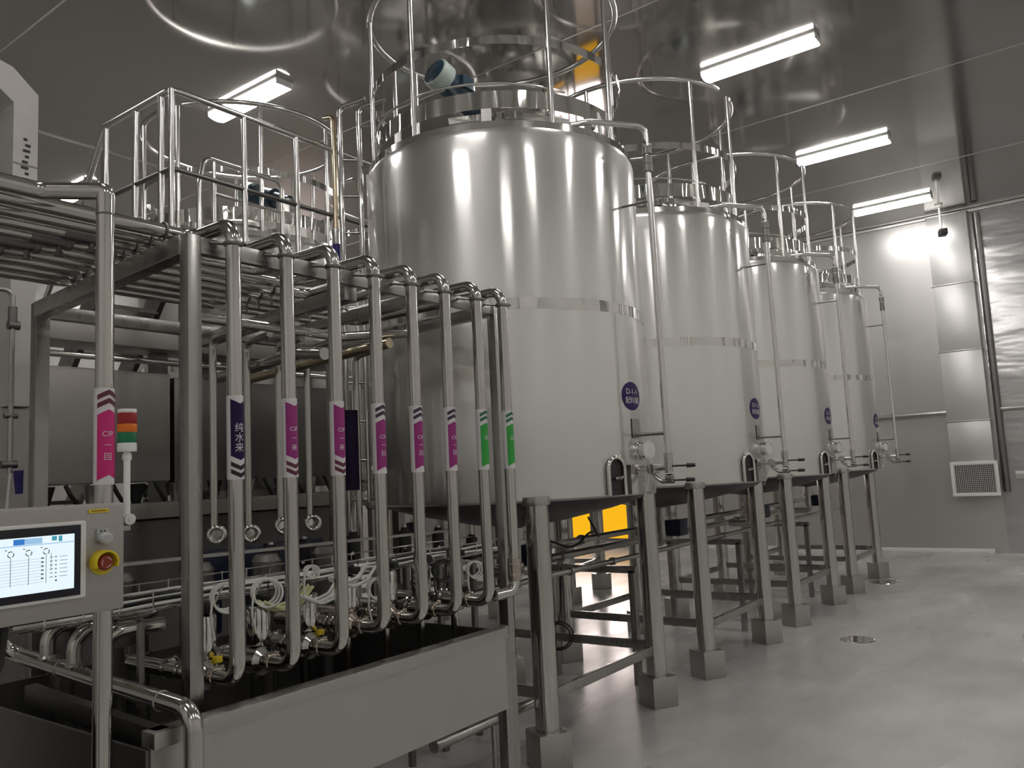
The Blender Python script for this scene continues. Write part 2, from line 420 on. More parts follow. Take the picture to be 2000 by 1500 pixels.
    b_ = nb(); p = V(arc_pt(.74, -54, 3.68)); cyl(b_, p, p + V((0, 0, .1)), .035); cyl(b_, p + V((0, 0, .06)), p + V((0, 0, .085)), .062)
    for k in range(6):
        a = k * PI / 3; cyl(b_, p + V((.052 * math.cos(a), .052 * math.sin(a), .03)), p + V((.052 * math.cos(a), .052 * math.sin(a), .12)), .008, 8)
    obj('nozzle', b_, 'darksteel', t)
    b_ = nb(); bar(b_, arc_pt(.82, -75, 3.76), arc_pt(.75, -48, 3.80), .03, .04); bar(b_, arc_pt(.75, -48, 3.80), arc_pt(.84, -22, 3.74), .03, .04); obj('lid_strut', b_, 'steel', t)
    b_ = nb(); a = math.radians(-8)
    box(b_, arc_pt(.90, -8, 3.75), (.012, .10, .14), Matrix.Rotation(a + .5, 3, 'Z')); obj('gusset_plate', b_, 'white', t)
    # spray pipe down the aisle side
    b_ = nb(); xa, ya = 1.12, .045
    tube(b_, [arc_pt(.80, -22, 3.735), arc_pt(.93, -16, 3.735), (xa, ya, 3.735), (xa, ya, 1.56)], .019, .06, 14)
    sp = obj('spray_pipe', b_, 'rail', t)
    b_ = nb()
    for z, h, r in ((3.60, .05, .03), (3.54, .05, .027), (3.485, .05, .03)): cyl(b_, (xa, ya, z), (xa, ya, z - h), r, 16)
    cyl(b_, (xa, ya - .05, 3.625), (xa, ya + .05, 3.625), .01, 8); obj('pipe_coupling', b_, 'darksteel', sp)
    b_ = nb(); cyl(b_, (RT - .005, .03, 3.25), (xa, ya, 3.25), .008, 8); obj('pipe_bracket', b_, 'darksteel', sp)
    b_ = nb(); cyl(b_, (RT - .005, .02, 1.80), (xa + .0, ya, 1.80), .011, 10); obj('pipe_bracket', b_, 'darksteel', sp)
    b_ = nb()
    cyl(b_, (RT - .02, ya - .02, 1.59), (xa + .02, ya, 1.59), .018, 12); cyl(b_, (xa - .1, ya - .05, 1.59), (xa - .1, ya + .05, 1.59), .03, 14)
    cyl(b_, (xa, ya, 1.56), (xa, ya, 1.68), .026, 14); cyl(b_, (xa - .02, ya, 1.53), (xa + .02, ya, 1.53), .024, 12)
    tube(b_, [(xa - .12, ya, 1.56), (xa - .05, ya, 1.51), (xa + .03, ya, 1.51)], .014, .02, 10)
    sv = obj('sampling_valve', b_, 'pipe', t)
    for dz, dy in ((1.60, .07), (1.515, .05)):
        b_ = nb(); cyl(b_, (xa + .01, ya + .02, dz), (xa + .09, ya + dy, dz), .006, 8); cyl(b_, (xa + .085, ya + dy - .003, dz), (xa + .135, ya + dy + .012, dz), .014, 12, .011)
        obj('handle', b_, 'black', sv)
    # gauge, name plate, outlet hood
    g0 = V(arc_pt(RT - .01, 4, 1.705)); gd = V((.96, -.28, 0)).normalized()
    b_ = nb(); cyl(b_, g0, g0 + gd * .05, .05, 24); cyl(b_, g0 + gd * .05, g0 + gd * .085, .058, 24); ring(b_, g0 + gd * .03, .054, .006, 24, 8, gd)
    g = obj('dial_gauge', b_, 'polish', t)
    b_ = nb(); cyl(b_, g0 + gd * .085, g0 + gd * .088, .046, 24); obj('dial_face', b_, 'white', g)
    b_ = nb(); tube(b_, [g0 + gd * .06 + V((0, .02, -.05)), g0 + gd * .05 + V((0, .02, -.2)), g0 + V((.0, .02, -.30))], .0035, 0, 6); obj('dial_wire', b_, 'white', g)
    b_ = nb(); lathe(b_, [(RT, 1.78), (RT + .004, 1.78), (RT + .004, 1.90), (RT, 1.90)], 6, None, math.radians(-2), math.radians(4.5), True); obj('name_plate', b_, 'steel', t)
    b_ = nb(); lathe(b_, [(RT - .01, 1.445), (RT + .022, 1.445), (RT + .022, 1.62), (RT - .01, 1.62)], 8, None, math.radians(-6.5), math.radians(3.5), True); obj('outlet_cover', b_, 'polish', t)
    # arched sight recess
    mt = Matrix.Rotation(math.radians(-14), 4, 'Z')
    b_ = nb()
    w, z0, zc = .068, 1.445, 1.60
    prof = [(-w, z0)] + [(-w * math.cos(PI * k / 14), zc + w * math.sin(PI * k / 14)) for k in range(15)] + [(w, z0)]
    path = [mt @ V((RT - .0 - .5 * y * y + .016, y, z)) for y, z in prof]
    tube(b_, path, .013, 0, 10)
    h = obj('recess_frame', b_, 'polish', t)
    b_ = nb(); lip = [b_.verts.new(mt @ V((RT + .003 - .5 * y * y, y, z))) for y, z in prof]; b_.faces.new(lip)
    obj('recess_shade', b_, 'dark', h)  # dark face on the shell, the recess's inner shade put into its colour
    b_ = nb(); cyl(b_, mt @ V((RT, -.01, 1.54)), mt @ V((RT + .045, .005, 1.545)), .012, 10); cyl(b_, mt @ V((RT + .03, -.035, 1.545)), mt @ V((RT + .03, .04, 1.55)), .008, 8); obj('recess_valve', b_, 'pipe', h)
    # bottom outlet with blue valve
    b_ = nb(); cyl(b_, (0, 0, 1.24), (0, 0, 1.0), .05); cyl(b_, (0, 0, 1.16), (0, 0, 1.13), .075); tube(b_, [(0, 0, 1.05), (0, 0, .93), (-.25, .05, .93)], .038, .07); obj('bottom_outlet', b_, 'steel', t)
    b_ = nb(); box(b_, (.12, .05, 1.06), (.14, .16, .14), None, .015); cyl(b_, (.0, .02, 1.06), (.1, .05, 1.06), .03); obj('outlet_valve', b_, 'blue', t)
    return t

def tank_sign(t, code):
    ang = math.radians(-.6); zc = 2.04; r = .088
    def on(u, v, off=.004): a = ang + 1.22 * u / RT; return V(((RT + off) * math.cos(a), (RT + off) * math.sin(a), zc + v))
    b_ = nb(); c = b_.verts.new(on(0, 0)); R_ = []
    for j in range(1, 4): R_.append([b_.verts.new(on(r * j / 3 * math.cos(2 * PI * k / 40), r * j / 3 * math.sin(2 * PI * k / 40))) for k in range(40)])
    edge = [b_.verts.new(on(r * math.cos(2 * PI * k / 40), r * math.sin(2 * PI * k / 40), -.001)) for k in range(40)]
    for k in range(40):
        q = (k + 1) % 40
        b_.faces.new((c, R_[0][k], R_[0][q]))
        for j in range(2): b_.faces.new((R_[j][k], R_[j + 1][k], R_[j + 1][q], R_[j][q]))
        b_.faces.new((R_[2][k], edge[k], edge[q], R_[2][q]))
    s = obj_flat('tank_sign', b_, 'purple', t); s['label'] = 'round purple sign with white writing'
    b_ = nb(); put_text(b_, code, .048, lambda x, y: on(x, y + .026, .0055)); put_text(b_, '配料罐', .044, lambda x, y: on(x, y - .030, .0055))
    obj_flat('sign_lettering', b_, 'white', s)

tank = make_tank()
tanks = [tank] + [copy_tree(tank) for _ in range(6)]
TL = ['large stainless tank nearest the camera, beside the pipe rack', 'stainless tank behind the nearest one, second along the right-hand aisle',
      'stainless tank third along the right-hand aisle', 'stainless tank farthest along the right-hand aisle, next to the duct wall',
      'back-row tank whose cage and lid show behind the platform handrail', 'back-row tank standing directly behind the nearest large tank',
      'farthest back-row tank, glimpsed under the bottoms of the front row']
for i, t in enumerate(tanks):
    row, k = divmod(i, 4)
    t.location = (TX, TY0 + TSP * k, 0) if row == 0 else (-6.25, 4.5 + TSP * k + (.12 if k > 1 else 0), 0)
    if row: t.rotation_euler = (0, 0, math.radians(-77))
    t['label'] = TL[i]
for i, c in enumerate(('D-1-1', 'D-1-2', 'D-1-3', 'D-1-4')): tank_sign(tanks[i], c)

# headers and frames under the front tanks
for k, (x, z, r) in enumerate(((-3.62, .93, .032), (-3.42, 1.06, .026), (-3.15, .90, .02))):
    b_ = nb(); cyl(b_, (x, 3.7, z), (x, 12.2, z), r, 16)
    for y in (4.9, 5.5, 7.1, 7.7, 9.3): cyl(b_, (x, y, z), (x, y + .03, z), r * 1.5, 16)
    tag(obj('header_pipe', b_, 'steel'), ['thick lower header pipe running under the front row of tanks', 'upper header pipe running under the front row of tanks', 'thin header pipe running under the front row of tanks on the aisle side'][k], 'pipe', 'header pipes under the tanks')
for k in range(3):
    y = 5.52 + TSP * k
    t = thing('pipe_support', ['square tube pipe support under the nearest tank, between its right legs', 'square tube pipe support under the second tank', 'square tube pipe support under the third tank'][k], 'support', (-3.35, y, 0), 'pipe supports under the tanks')
    for s in (-1, 1):
        b_ = nb(); bar(b_, (s * .36, 0, 0), (s * .36, 0, .84), .05, .05, .004); obj('upright', b_, 'frame', t)
    b_ = nb(); bar(b_, (-.4, 0, .84), (.4, 0, .84), .05, .05, .004); obj('crossbar', b_, 'frame', t)
    b_ = nb(); bar(b_, (-.36, 0, .30), (.36, 0, .30), .04, .04, .004); obj('lower_bar', b_, 'frame', t)
# cable loops hanging under the first tank
b_ = nb(); ring(b_, (-3.35, 5.02, .42), .085, .007, 30, 8, (.5, -.8, .1)); ring(b_, (-3.35, 5.03, .42), .10, .006, 30, 8, (.55, -.8, 0)); tube(b_, [(-3.35, 5.1, .9), (-3.37, 5.10, .6), (-3.35, 5.02, .5)], .006, .05, 8)
tag(obj('cable_loop', b_, 'black'), 'black cable coil hanging under the nearest tank', 'cable')
b_ = nb(); tube(b_, [(-3.3, 4.6, 1.2), (-3.1, 4.9, 1.05), (-3.0, 5.0, 1.2), (-3.05, 5.2, 1.08), (-3.2, 5.28, 1.25)], .008, .12, 8); tag(obj('drooping_cable', b_, 'black'), 'black cable drooping under the nearest tank bottom', 'cable')

# ------------------------------------------------------------------ product pipes with labels
XP, ZB, RP = -2.40, 2.523, .0262
YP = [1.227, 1.677, 1.906, 2.133, 2.354, 2.578, 2.80, 3.034, 3.241]
ZE = [None, .965, .965, .975, 1.015, 1.01, 1.01, 1.015, None]

def sleeve_patch(bm, u0, u1, fb, ft, r, n=24):
    """artwork on a cylinder: u is the angle from the aisle side, fb/ft give the lower and upper edge"""
    lo, hi = [], []
    for k in range(n + 1):
        u = u0 + (u1 - u0) * k / n
        x, y = r * math.cos(u), r * math.sin(u)
        lo.append(bm.verts.new((x, y, fb(u)))); hi.append(bm.verts.new((x, y, ft(u))))
    for k in range(n): bm.faces.new((lo[k], lo[k + 1], hi[k + 1], hi[k]))

def pipe_label(parent, x, y, color, chev, up, glyphs):
    z0, z1 = 1.627, 1.912
    b_ = nb(); lathe(b_, [(RP + .0005, z0), (RP + .0022, z0), (RP + .0022, z1), (RP + .0005, z1)], 30, Matrix.Translation((x, y, 0)), math.radians(-135), math.radians(125), True)
    lab = obj('label_sleeve', b_, 'labelwhite', parent, label='white label sleeve with %s panel, chevrons and small writing' % {'pink': 'a bright pink', 'navy': 'a navy', 'magenta': 'a magenta', 'green': 'a green'}[color])
    U = math.radians(66); r = RP + .0030; pk = .016
    tri = lambda u: pk * (1 - abs(u) / U)
    s = 1 if up else -1
    def zz(a): return (lambda u: (z0 + a + tri(u)) if up else (z1 - a - tri(u)))
    def patch(bm, a, c):
        f, g = zz(a), zz(c)
        sleeve_patch(bm, -U, U, f if up else g, g if up else f, r)
    b_ = nb(); patch(b_, .012, .205); me = obj_flat('label_panel', b_, color, lab); me.location = (x, y, 0)
    b_ = nb(); patch(b_, .224, .239); patch(b_, .249, .264); me = obj_flat('label_chevron', b_, chev, lab); me.location = (x, y, 0)
    b_ = nb(); zt = 1.80 if not up else 1.775
    for k, (g, sz) in enumerate(glyphs):
        a0 = -.10
        put_text(b_, g, sz, lambda px, py, k=k: V(((r + .0008) * math.cos(a0 + px / r), (r + .0008) * math.sin(a0 + px / r), zt - .034 * k + py)))
    me = obj_flat('label_lettering', b_, 'labelwhite', lab); me.location = (x, y, 0)

def clamp(bm, c, d, r=RP, w=.012):
    c = V(c); d = V(d).normalized()
    lathe(bm, [(r, -w), (r * 1.16, -w * .9), (r * 1.3, -w * .4), (r * 1.3, w * .4), (r * 1.16, w * .9), (r, w)], 22, Matrix.Translation(c) @ frame_z(d))
    s = d.orthogonal().normalized()
    cyl(bm, c + s * r * 1.36 - d.cross(s) * .012, c + s * r * 1.36 + d.cross(s) * .012, .0065, 10)
    cyl(bm, c + s * r * 1.2, c + s * r * 1.75, .0045, 8)

NAV = [('纯', .034), ('水', .034), ('来', .034)]
MAGD = [('CIP', .022), ('一', .022), ('来', .024)]
MAGU = [('CIP', .022), ('一', .022), ('回', .024)]
SPEC = [('pink', 'darkred', True, MAGU), ('navy', 'black', False, NAV), ('magenta', 'darkred', False, MAGD), ('magenta', 'darkred', False, MAGD),
        ('magenta', 'dkpurple', True, MAGU), ('magenta', 'dkpurple', True, MAGU), ('magenta', 'dkpurple', True, MAGU), ('green', 'dkgreen', True, MAGU[2:]), ('green', 'dkgreen', True, MAGU[2:])]
PL = ['vertical pipe with bright pink label at far left, beside the signal tower', 'vertical pipe with navy label, first pipe right of the front rack post',
      'vertical pipe with magenta label, next to the navy-labelled pipe', 'vertical pipe with magenta label, third from the front rack post',
      'vertical pipe with upward magenta label, fourth from the front rack post', 'vertical pipe with upward magenta label, fifth from the front rack post',
      'vertical pipe with upward magenta label, last before the two green labels', 'vertical pipe with green label, left of the rear rack post', 'rightmost vertical pipe with green label, in front of the nearest tank']
PIPES = []
for i, y in enumerate(YP):
    xb = -2.53 - .115 * i
    t = thing('product_pipe', PL[i], 'pipe', (0, 0, 0), 'labelled product pipes on the rack'); PIPES.append(t)
    b_ = nb()
    if i == 0: pts = [(xb, -3.6, ZB), (xb, y - .13, ZB), (XP - .02, y - .02, ZB), (XP, y, ZB), (XP, y, .03)]
    elif i == 8: pts = [(xb, -3.6, ZB), (xb, y, ZB), (XP, y, ZB), (XP, y, 1.035), (XP, y - .17, 1.035)]
    else: pts = [(xb, -3.6, ZB), (xb, y, ZB), (XP, y, ZB), (XP, y, ZE[i]), (XP - .14, y, ZE[i])]
    tube(b_, pts, RP, .062, 18, n=8)
    obj('pipe_run', b_, 'pipe', t)
    pipe_label(t, XP, y, *SPEC[i])
    b_ = nb()
    if i > 0: clamp(b_, (XP, y, ZB - .075), (0, 0, 1), w=.009); cyl(b_, (XP, y, ZB - .075), (XP - .077, y - .036, ZB - .062), .006, 8)
    else: lathe(b_, [(RP, -.004), (RP * 1.06, 0), (RP, .004)], 18, Matrix.Translation((XP, y, ZB - .075)))
    obj('upper_clamp', b_, 'darksteel', t)
    if 0 < i < 8:
        b_ = nb(); clamp(b_, (XP - .127, y, ZE[i]), (1, 0, 0)); obj('lower_clamp', b_, 'copper', t)
    if i == 8:
        b_ = nb()
        for z in (1.16, 1.11): clamp(b_, (XP, y, z), (0, 0, 1), w=.016)
        cyl(b_, (XP, y, 1.19), (XP, y, 1.085), RP * 1.25, 18); obj('lower_clamp', b_, 'copper', t)
    if i == 0:
        b_ = nb(); lathe(b_, [(RP, .03), (.055, .028), (.06, .006), (0, 0)], 20, Matrix.Translation((XP, y, .0))); obj('floor_flange', b_, 'steel', t)
b_ = nb(); xb = -2.53 - .115 * 9; tube(b_, [(xb, -3.6, ZB), (xb, 2.98, ZB)], RP, 0, 16)
tag(obj('overhead_pipe', b_, 'pipe'), 'overhead pipe farthest from the aisle on the rack', 'pipe')
b_ = nb(); tube(b_, [(-3.05, 1.9, 2.325), (-3.05, 2.75, 2.325), (-2.75, 2.95, 2.325)], RP * .9, .08, 16)
tag(obj('overhead_pipe', b_, 'pipe'), 'short bent pipe slung below the rack beams near the nearest tank', 'pipe')

# ------------------------------------------------------------------ pipe rack
t = thing('pipe_rack', 'square tube rack carrying the overhead pipes and drop pipes', 'rack', (0, 0, 0))
fx, rx = -2.495, -3.86
posts = [((fx, 1.572), .052, .567), ((fx, 3.29), .048, 0), ((rx, 1.68), .06, 0), ((rx, 3.40), .055, 0)]
for (x, y), w, zb in posts:
    b_ = nb(); box(b_, (x, y, (2.478 + zb) / 2), (w, w, 2.478 - zb), None, .004); obj('post', b_, 'frame', t)
for p, q, w, h in (((fx - .02, 1.572, 2.445), (rx, 1.68, 2.445), .06, .07), ((fx, 1.58, 2.447), (fx, 3.29, 2.447), .03, .06), ((rx, 1.68, 2.44), (rx, 3.40, 2.44), .05, .06),
                   ((fx, 3.29, 2.445), (rx, 3.40, 2.445), .045, .06), ((fx, 2.31, 2.385), (rx, 2.50, 2.385), .06, .06), ((fx, 2.80, 2.445), (rx, 2.93, 2.445), .05, .05)):
    b_ = nb(); bar(b_, p, q, w, h, .003); obj('beam', b_, 'frame', t)
for i in range(9):
    for y in (1.55 + .01 * i, 2.30 + .015 * i):
        x = -2.53 - .115 * i
        if y > YP[i] - .04: continue
        b_ = nb(); ring(b_, (x, y, ZB), RP + .0055, .004, 16, 6, (0, 1, 0)); cyl(b_, (x, y, ZB - RP - .008), (x, y, 2.45), .006, 8); obj('pipe_clip', b_, 'darksteel', t)

# small drain valves under the overhead pipes
for k, (i, y) in enumerate(((3, 1.42), (4, 1.36), (5, 1.30), (6, 1.22), (7, 1.15), (8, 1.12))):
    x = -2.53 - .115 * i
    b_ = nb(); cyl(b_, (x, y - .10, ZB - .0), (x, y + .02, ZB - .0), RP * 1.12, 16); clamp(b_, (x, y + .03, ZB), (0, 1, 0)); cyl(b_, (x, y, ZB - RP), (x, y, ZB - .055), .010, 10); cyl(b_, (x, y, ZB - .045), (x, y, ZB - .06), .015, 12)
    obj('pipe_union', b_, 'darksteel', PIPES[i])

# ------------------------------------------------------------------ drip tray
TXF = -2.34
t = thing('drip_tray', 'long stainless drip tray with a deep front panel under the pipes', 'tray', (0, 0, 0))
b_ = nb(); box(b_, (TXF - .004, 2.20, .70), (.008, 1.72, .33)); obj('front_panel', b_, 'sheet', t)
b_ = nb(); box(b_, (TXF - .018, 2.20, .876), (.072, 1.72, .048), None, .004); obj('front_lip', b_, 'steel', t)
b_ = nb(); box(b_, (TXF - .62, 1.335, .60), (1.22, .012, .50)); obj('end_panel', b_, 'darksteel', t)
b_ = nb(); box(b_, (TXF - .62, 2.2, .56), (1.22, 1.72, .012)); obj('tray_floor', b_, 'darksteel', t)
b_ = nb(); box(b_, (TXF - 1.23, 2.2, .72), (.012, 1.72, .33)); obj('back_panel', b_, 'darksteel', t)
b_ = nb(); box(b_, (TXF - .62, 3.06, .72), (1.22, .012, .33)); obj('side_panel', b_, 'darksteel', t)
for y in (1.38, 3.075):
    for x in (TXF - .028, TXF - 1.2):
        b_ = nb(); bar(b_, (x, y, 0), (x, y, .9), .05, .05, .003); obj('leg', b_, 'frame', t)
t = thing('lower_tank', 'dark steel box tank at lower left, lengthened out of view to darken pipe reflections', 'tank', (0, 0, 0))
b_ = nb(); box(b_, (-3.15, -1.23, .45), (1.40, 4.32, .82), None, .01); obj('body', b_, 'darksteel', t)  # unseen length added so the overhead pipes reflect something dark
b_ = nb(); box(b_, (-3.15, -1.23, .875), (1.44, 4.36, .035), None, .006); obj('rim', b_, 'frame', t)
for x in (-2.52, -3.78):
    for y in (-3.2, -1.2, .86):
        b_ = nb(); cyl(b_, (x, y, 0), (x, y, .05), .03); obj('foot', b_, 'black', t)
b_ = nb(); cyl(b_, (-2.78, 3.05, .31), (-2.78, 3.86, .31), .027, 18); cyl(b_, (-2.78, 3.03, .31), (-2.78, 3.06, .31), .032, 18); cyl(b_, (-2.78, 3.5, 0), (-2.78, 3.5, .31), .014, 12)
tag(obj('floor_pipe', b_, 'steel'), 'low horizontal pipe below the drip tray, ending in a cap', 'pipe')

# manifold at lower left
t = thing('manifold_pipe', 'bent steel manifold pipe with three risers in front of the tray corner', 'pipe', (0, 0, 0))
YM = 1.42
def mz(x): return .955 - .05 * (x + 2.28)
b_ = nb(); tube(b_, [(-3.46, YM - .10, 1.10), (-3.42, YM, mz(-3.42)), (-2.25, YM, .955), (-2.25, YM, .02)], .0285, .065, 18, n=8); obj('manifold', b_, 'pipe', t)
for k, x in enumerate((-3.17, -2.97, -2.79)):
    b_ = nb(); tube(b_, [(x, YM, mz(x)), (x, YM, 1.135), (x + .04, YM + .20, 1.135)], .0255, .09, 16, n=8); r_ = obj('riser', b_, 'pipe', t)
    b_ = nb(); clamp(b_, (x + .024, YM + .12, 1.135), (.06, .30, 0), .0255); obj('riser_clamp', b_, 'darksteel', r_)
    b_ = nb(); lathe(b_, [(.0255, mz(x) + .02), (.032, mz(x) + .024), (.0255, mz(x) + .034)], 18, Matrix.Translation((x, YM, 0))); obj('riser_weld', b_, 'steel', r_)
for x in (-3.06, -2.42):
    b_ = nb(); lathe(b_, [(.0285, -.004), (.0315, -.003), (.0315, .003), (.0285, .004)], 20, Matrix.Translation((x, YM, mz(x))) @ frame_z((1, 0, -.05))); obj('weld_ring', b_, 'steel', t)
b_ = nb(); bar(b_, (-3.3, YM + .0, .88), (-2.42, YM + .0, .845), .04, .07); obj('manifold_channel', b_, 'darksteel', t)
b_ = nb(); cyl(b_, (-2.95, YM, .57), (-2.95, YM, .86), .014, 10); lathe(b_, [(0, 0), (.05, 0), (.05, .008), (0, .03)], 16, Matrix.Translation((-2.95, YM, .568))); obj('manifold_stand', b_, 'frame', t)

# ------------------------------------------------------------------ valves in the tray
VL = ['behind the navy-labelled pipe', 'behind the magenta-labelled pipe nearest the post', 'behind the third labelled pipe', 'behind the fourth labelled pipe', 'behind the fifth labelled pipe', 'behind the sixth labelled pipe', 'behind the first green-labelled pipe']
for i in range(1, 8):
    y, z = YP[i], ZE[i]
    t = thing('actuated_valve', 'steel pneumatic valve ' + VL[i - 1], 'valve', (0, 0, 0), 'pneumatic valves in the tray')
    x = XP - .21
    b_ = nb(); cyl(b_, (XP - .1415, y, z), (x - .45, y, z), .03, 18); lathe(b_, [(.03, -.05), (.05, -.035), (.05, .035), (.03, .05)], 20, Matrix.Translation((x, y, z)) @ frame_z((1, 0, 0)))
    for dx in (-.08, -.115, -.2): clamp(b_, (x + dx, y, z), (1, 0, 0), .03)
    cyl(b_, (x, y - .01, z), (x, y - .01, .57), .018, 12)
    obj('valve_body', b_, 'copper' if i in (4, 5) else 'pipe', t)
    b_ = nb(); lathe(b_, [(.0, .03), (.02, .03), (.02, .05), (.042, .052), (.046, .058), (.046, .185), (.042, .195), (.02, .197), (0, .20)], 26, Matrix.Translation((x - .02, y + .02, z))); obj('actuator', b_, 'polish', t)
    b_ = nb(); lathe(b_, [(.02, .20), (.03, .202), (.03, .235), (.022, .245), (0, .247)], 18, Matrix.Translation((x - .02, y + .02, z))); box(b_, (x + .02, y + .02, z + .218), (.05, .03, .03), None, .005); obj('control_head', b_, 'black', t)
    b_ = nb(); box(b_, (x + .035, y + .04, z + .045), (.026, .028, .022), None, .004); obj('position_tag', b_, 'yellow' if i in (1, 3) else 'black', t)
for k in range(4):
    y = 1.72 + .36 * k
    b_ = nb(); cyl(b_, (-3.26, y, 1.0), (-3.26, y, 1.25), .07, 24); lathe(b_, [(.07, 1.25), (.05, 1.28), (0, 1.285)], 24, Matrix.Translation((-3.26, y, 0))); cyl(b_, (-3.26, y, .568), (-3.26, y, 1.0), .03)
    tag(obj('filter_housing', b_, 'darksteel'), ['dark steel filter can behind the front rack post', 'dark steel filter can behind the first magenta-labelled pipe', 'dark steel filter can behind the upward magenta labels', 'dark steel filter can nearest the rear rack post'][k], 'filter', 'filter cans in the tray')
for k, (px_, y) in enumerate(((-3.44, 1.60), (-3.42, 1.90))):
    b_ = nb(); cyl(b_, (px_, y, .57), (px_, y, 1.0), .05, 20, .042); ring(b_, (px_, y, .92), .05, .006, 24, 8); ring(b_, (px_, y, 1.08), .066, .011, 24, 8); cyl(b_, (px_, y, 1.0), (px_, y, 1.11), .055)
    tag(obj('pump_head', b_, 'darksteel'), ['dark pump body right of the manifold risers', 'dark pump body just left of the front rack post'][k], 'pump', 'pump bodies beside the manifold')

# rear risers ending in open rings, with dark blue motors below
RX = [(-3.6, 2.389, 1.374), (-3.6, 2.589, 1.362), (-3.6, 2.789, 1.386), (-3.6, 2.986, 1.386), (-3.62, 3.373, 1.1)]
for k, (x, y, z) in enumerate(RX):
    t = thing('riser_pipe', ['thin vertical pipe behind the rack just right of the front post', 'thin vertical pipe behind the rack, second from the front post', 'thin vertical pipe behind the rack, third from the front post', 'thin vertical pipe behind the rack beside the second magenta label', 'thin vertical pipe beside the dark purple sleeve'][k], 'pipe', (x, y, 0), 'thin risers behind the rack')
    b_ = nb(); tube(b_, [(0, 0, z + .03), (0, 0, 2.35), (.25, -.04, 2.36)] , .0185, .05, 14); obj('riser', b_, 'pipe', t)
    if k < 4:
        b_ = nb(); ring(b_, (.05, -.02, z), .036, .011, 28, 10, (.8, -.6, 0)); ring(b_, (0.0, .02, z), .036, .009, 28, 10, (.8, -.6, 0)); cyl(b_, (-.14, .10, z), (-.03, .03, z), .03, 18); obj('open_ferrule', b_, 'polish', t)
        b_ = nb(); box(b_, (-.02, .0, 1.20), (.11, .13, .20), None, .015); cyl(b_, (-.02, 0, 1.10), (-.02, 0, .9), .045); obj('valve_motor', b_, 'blue', t)
    else:
        b_ = nb(); cyl(b_, (0.0, -.07, 1.55), (.0, -.07, 2.02), .058, 24); obj('purple_sleeve', b_, 'dkpurple2', t)

# cable basket and cables
t = thing('cable_basket', 'wire mesh cable basket crossing behind the labelled pipes', 'tray', (0, 0, 0))
b_ = nb()
for x, z in ((-2.70, 1.255), (-2.70, 1.20), (-2.76, 1.185), (-2.82, 1.185), (-2.88, 1.185), (-2.94, 1.185), (-3.00, 1.20), (-3.00, 1.255)): cyl(b_, (x, 1.15, z), (x, 3.66, z), .0032, 6)
obj('long_wires', b_, 'polish', t)
b_ = nb()
for k in range(21): y = 1.2 + .118 * k; tube(b_, [(-2.70, y, 1.26), (-2.70, y, 1.19), (-3.00, y, 1.19), (-3.00, y, 1.26)], .003, .01, 6)
obj('cross_wires', b_, 'polish', t)
for y in (1.77, 3.17):
    b_ = nb(); bar(b_, (-2.66, y, 1.172), (-3.06, y, 1.172), .025, .02); obj('bracket', b_, 'frame', t)
b_ = nb(); bar(b_, (-3.04, 1.2, 1.34), (-3.04, 3.6, 1.30), .04, .012); obj('cover_strip', b_, 'steel', t)
for k in range(13):
    x = -2.72 - .0212 * k; z = 1.207 + .006 * (k % 2)
    pts = [(x + random.uniform(-.002, .002), 1.12 + .24 * j, z + random.uniform(0, .014)) for j in range(11)]
    dark = k % 3 == 1
    b_ = nb(); tube(b_, pts, .0055 + .002 * (k % 2), .3, 7, n=3)
    tag(obj('cable', b_, 'black' if dark else ('hosey' if k == 6 else 'hose')), {True: 'black cable lying along the wire basket', False: 'white air line lying along the wire basket'}[dark] if k != 6 else 'pale yellow air line lying along the wire basket', 'cable', 'cables in the wire basket')
for k, (y, z) in enumerate(((2.574, 1.25), (2.781, 1.26), (3.116, 1.267), (3.455, 1.264), (3.741, 1.24), (4.06, 1.17))):
    t = thing('valve_head', 'dark silver-capped valve head behind the cable basket, ' + ['leftmost of six', 'second from the left', 'third, by the purple sleeve', 'third from the right', 'second from the right', 'rightmost of six'][k], 'valve', (-3.40 if k < 3 else -3.335, y, 0), 'dark valve heads behind the basket')
    b_ = nb(); cyl(b_, (0, 0, z - .09), (0, 0, z + .04), .036, 18); cyl(b_, (0, 0, z + .04), (0, 0, z + .06), .022, 14); obj('head', b_, 'black', t)
    b_ = nb(); cyl(b_, (0, 0, z + .06), (0, 0, z + .072), .014, 12); cyl(b_, (.03, -.03, z - .05), (.06, -.06, z - .05), .009, 10); obj('cap', b_, 'polish', t)
    b_ = nb(); cyl(b_, (0, 0, z - .09), (0, 0, .0 if y > 3.1 else .568), .022, 14); obj('stem', b_, 'darksteel', t)
t = thing('bracket_arm', 'grey sheet bracket at the left end of the cable basket', 'bracket', (0, 0, 0))
b_ = nb(); box(b_, (-2.66, 1.17, 1.325), (.22, .16, .10), None, .02); obj('plate', b_, 'enclosure', t)
b_ = nb(); bar(b_, (-2.64, 1.475, .57), (-2.64, 1.475, 1.17), .018, .018); obj('stem', b_, 'frame', t)
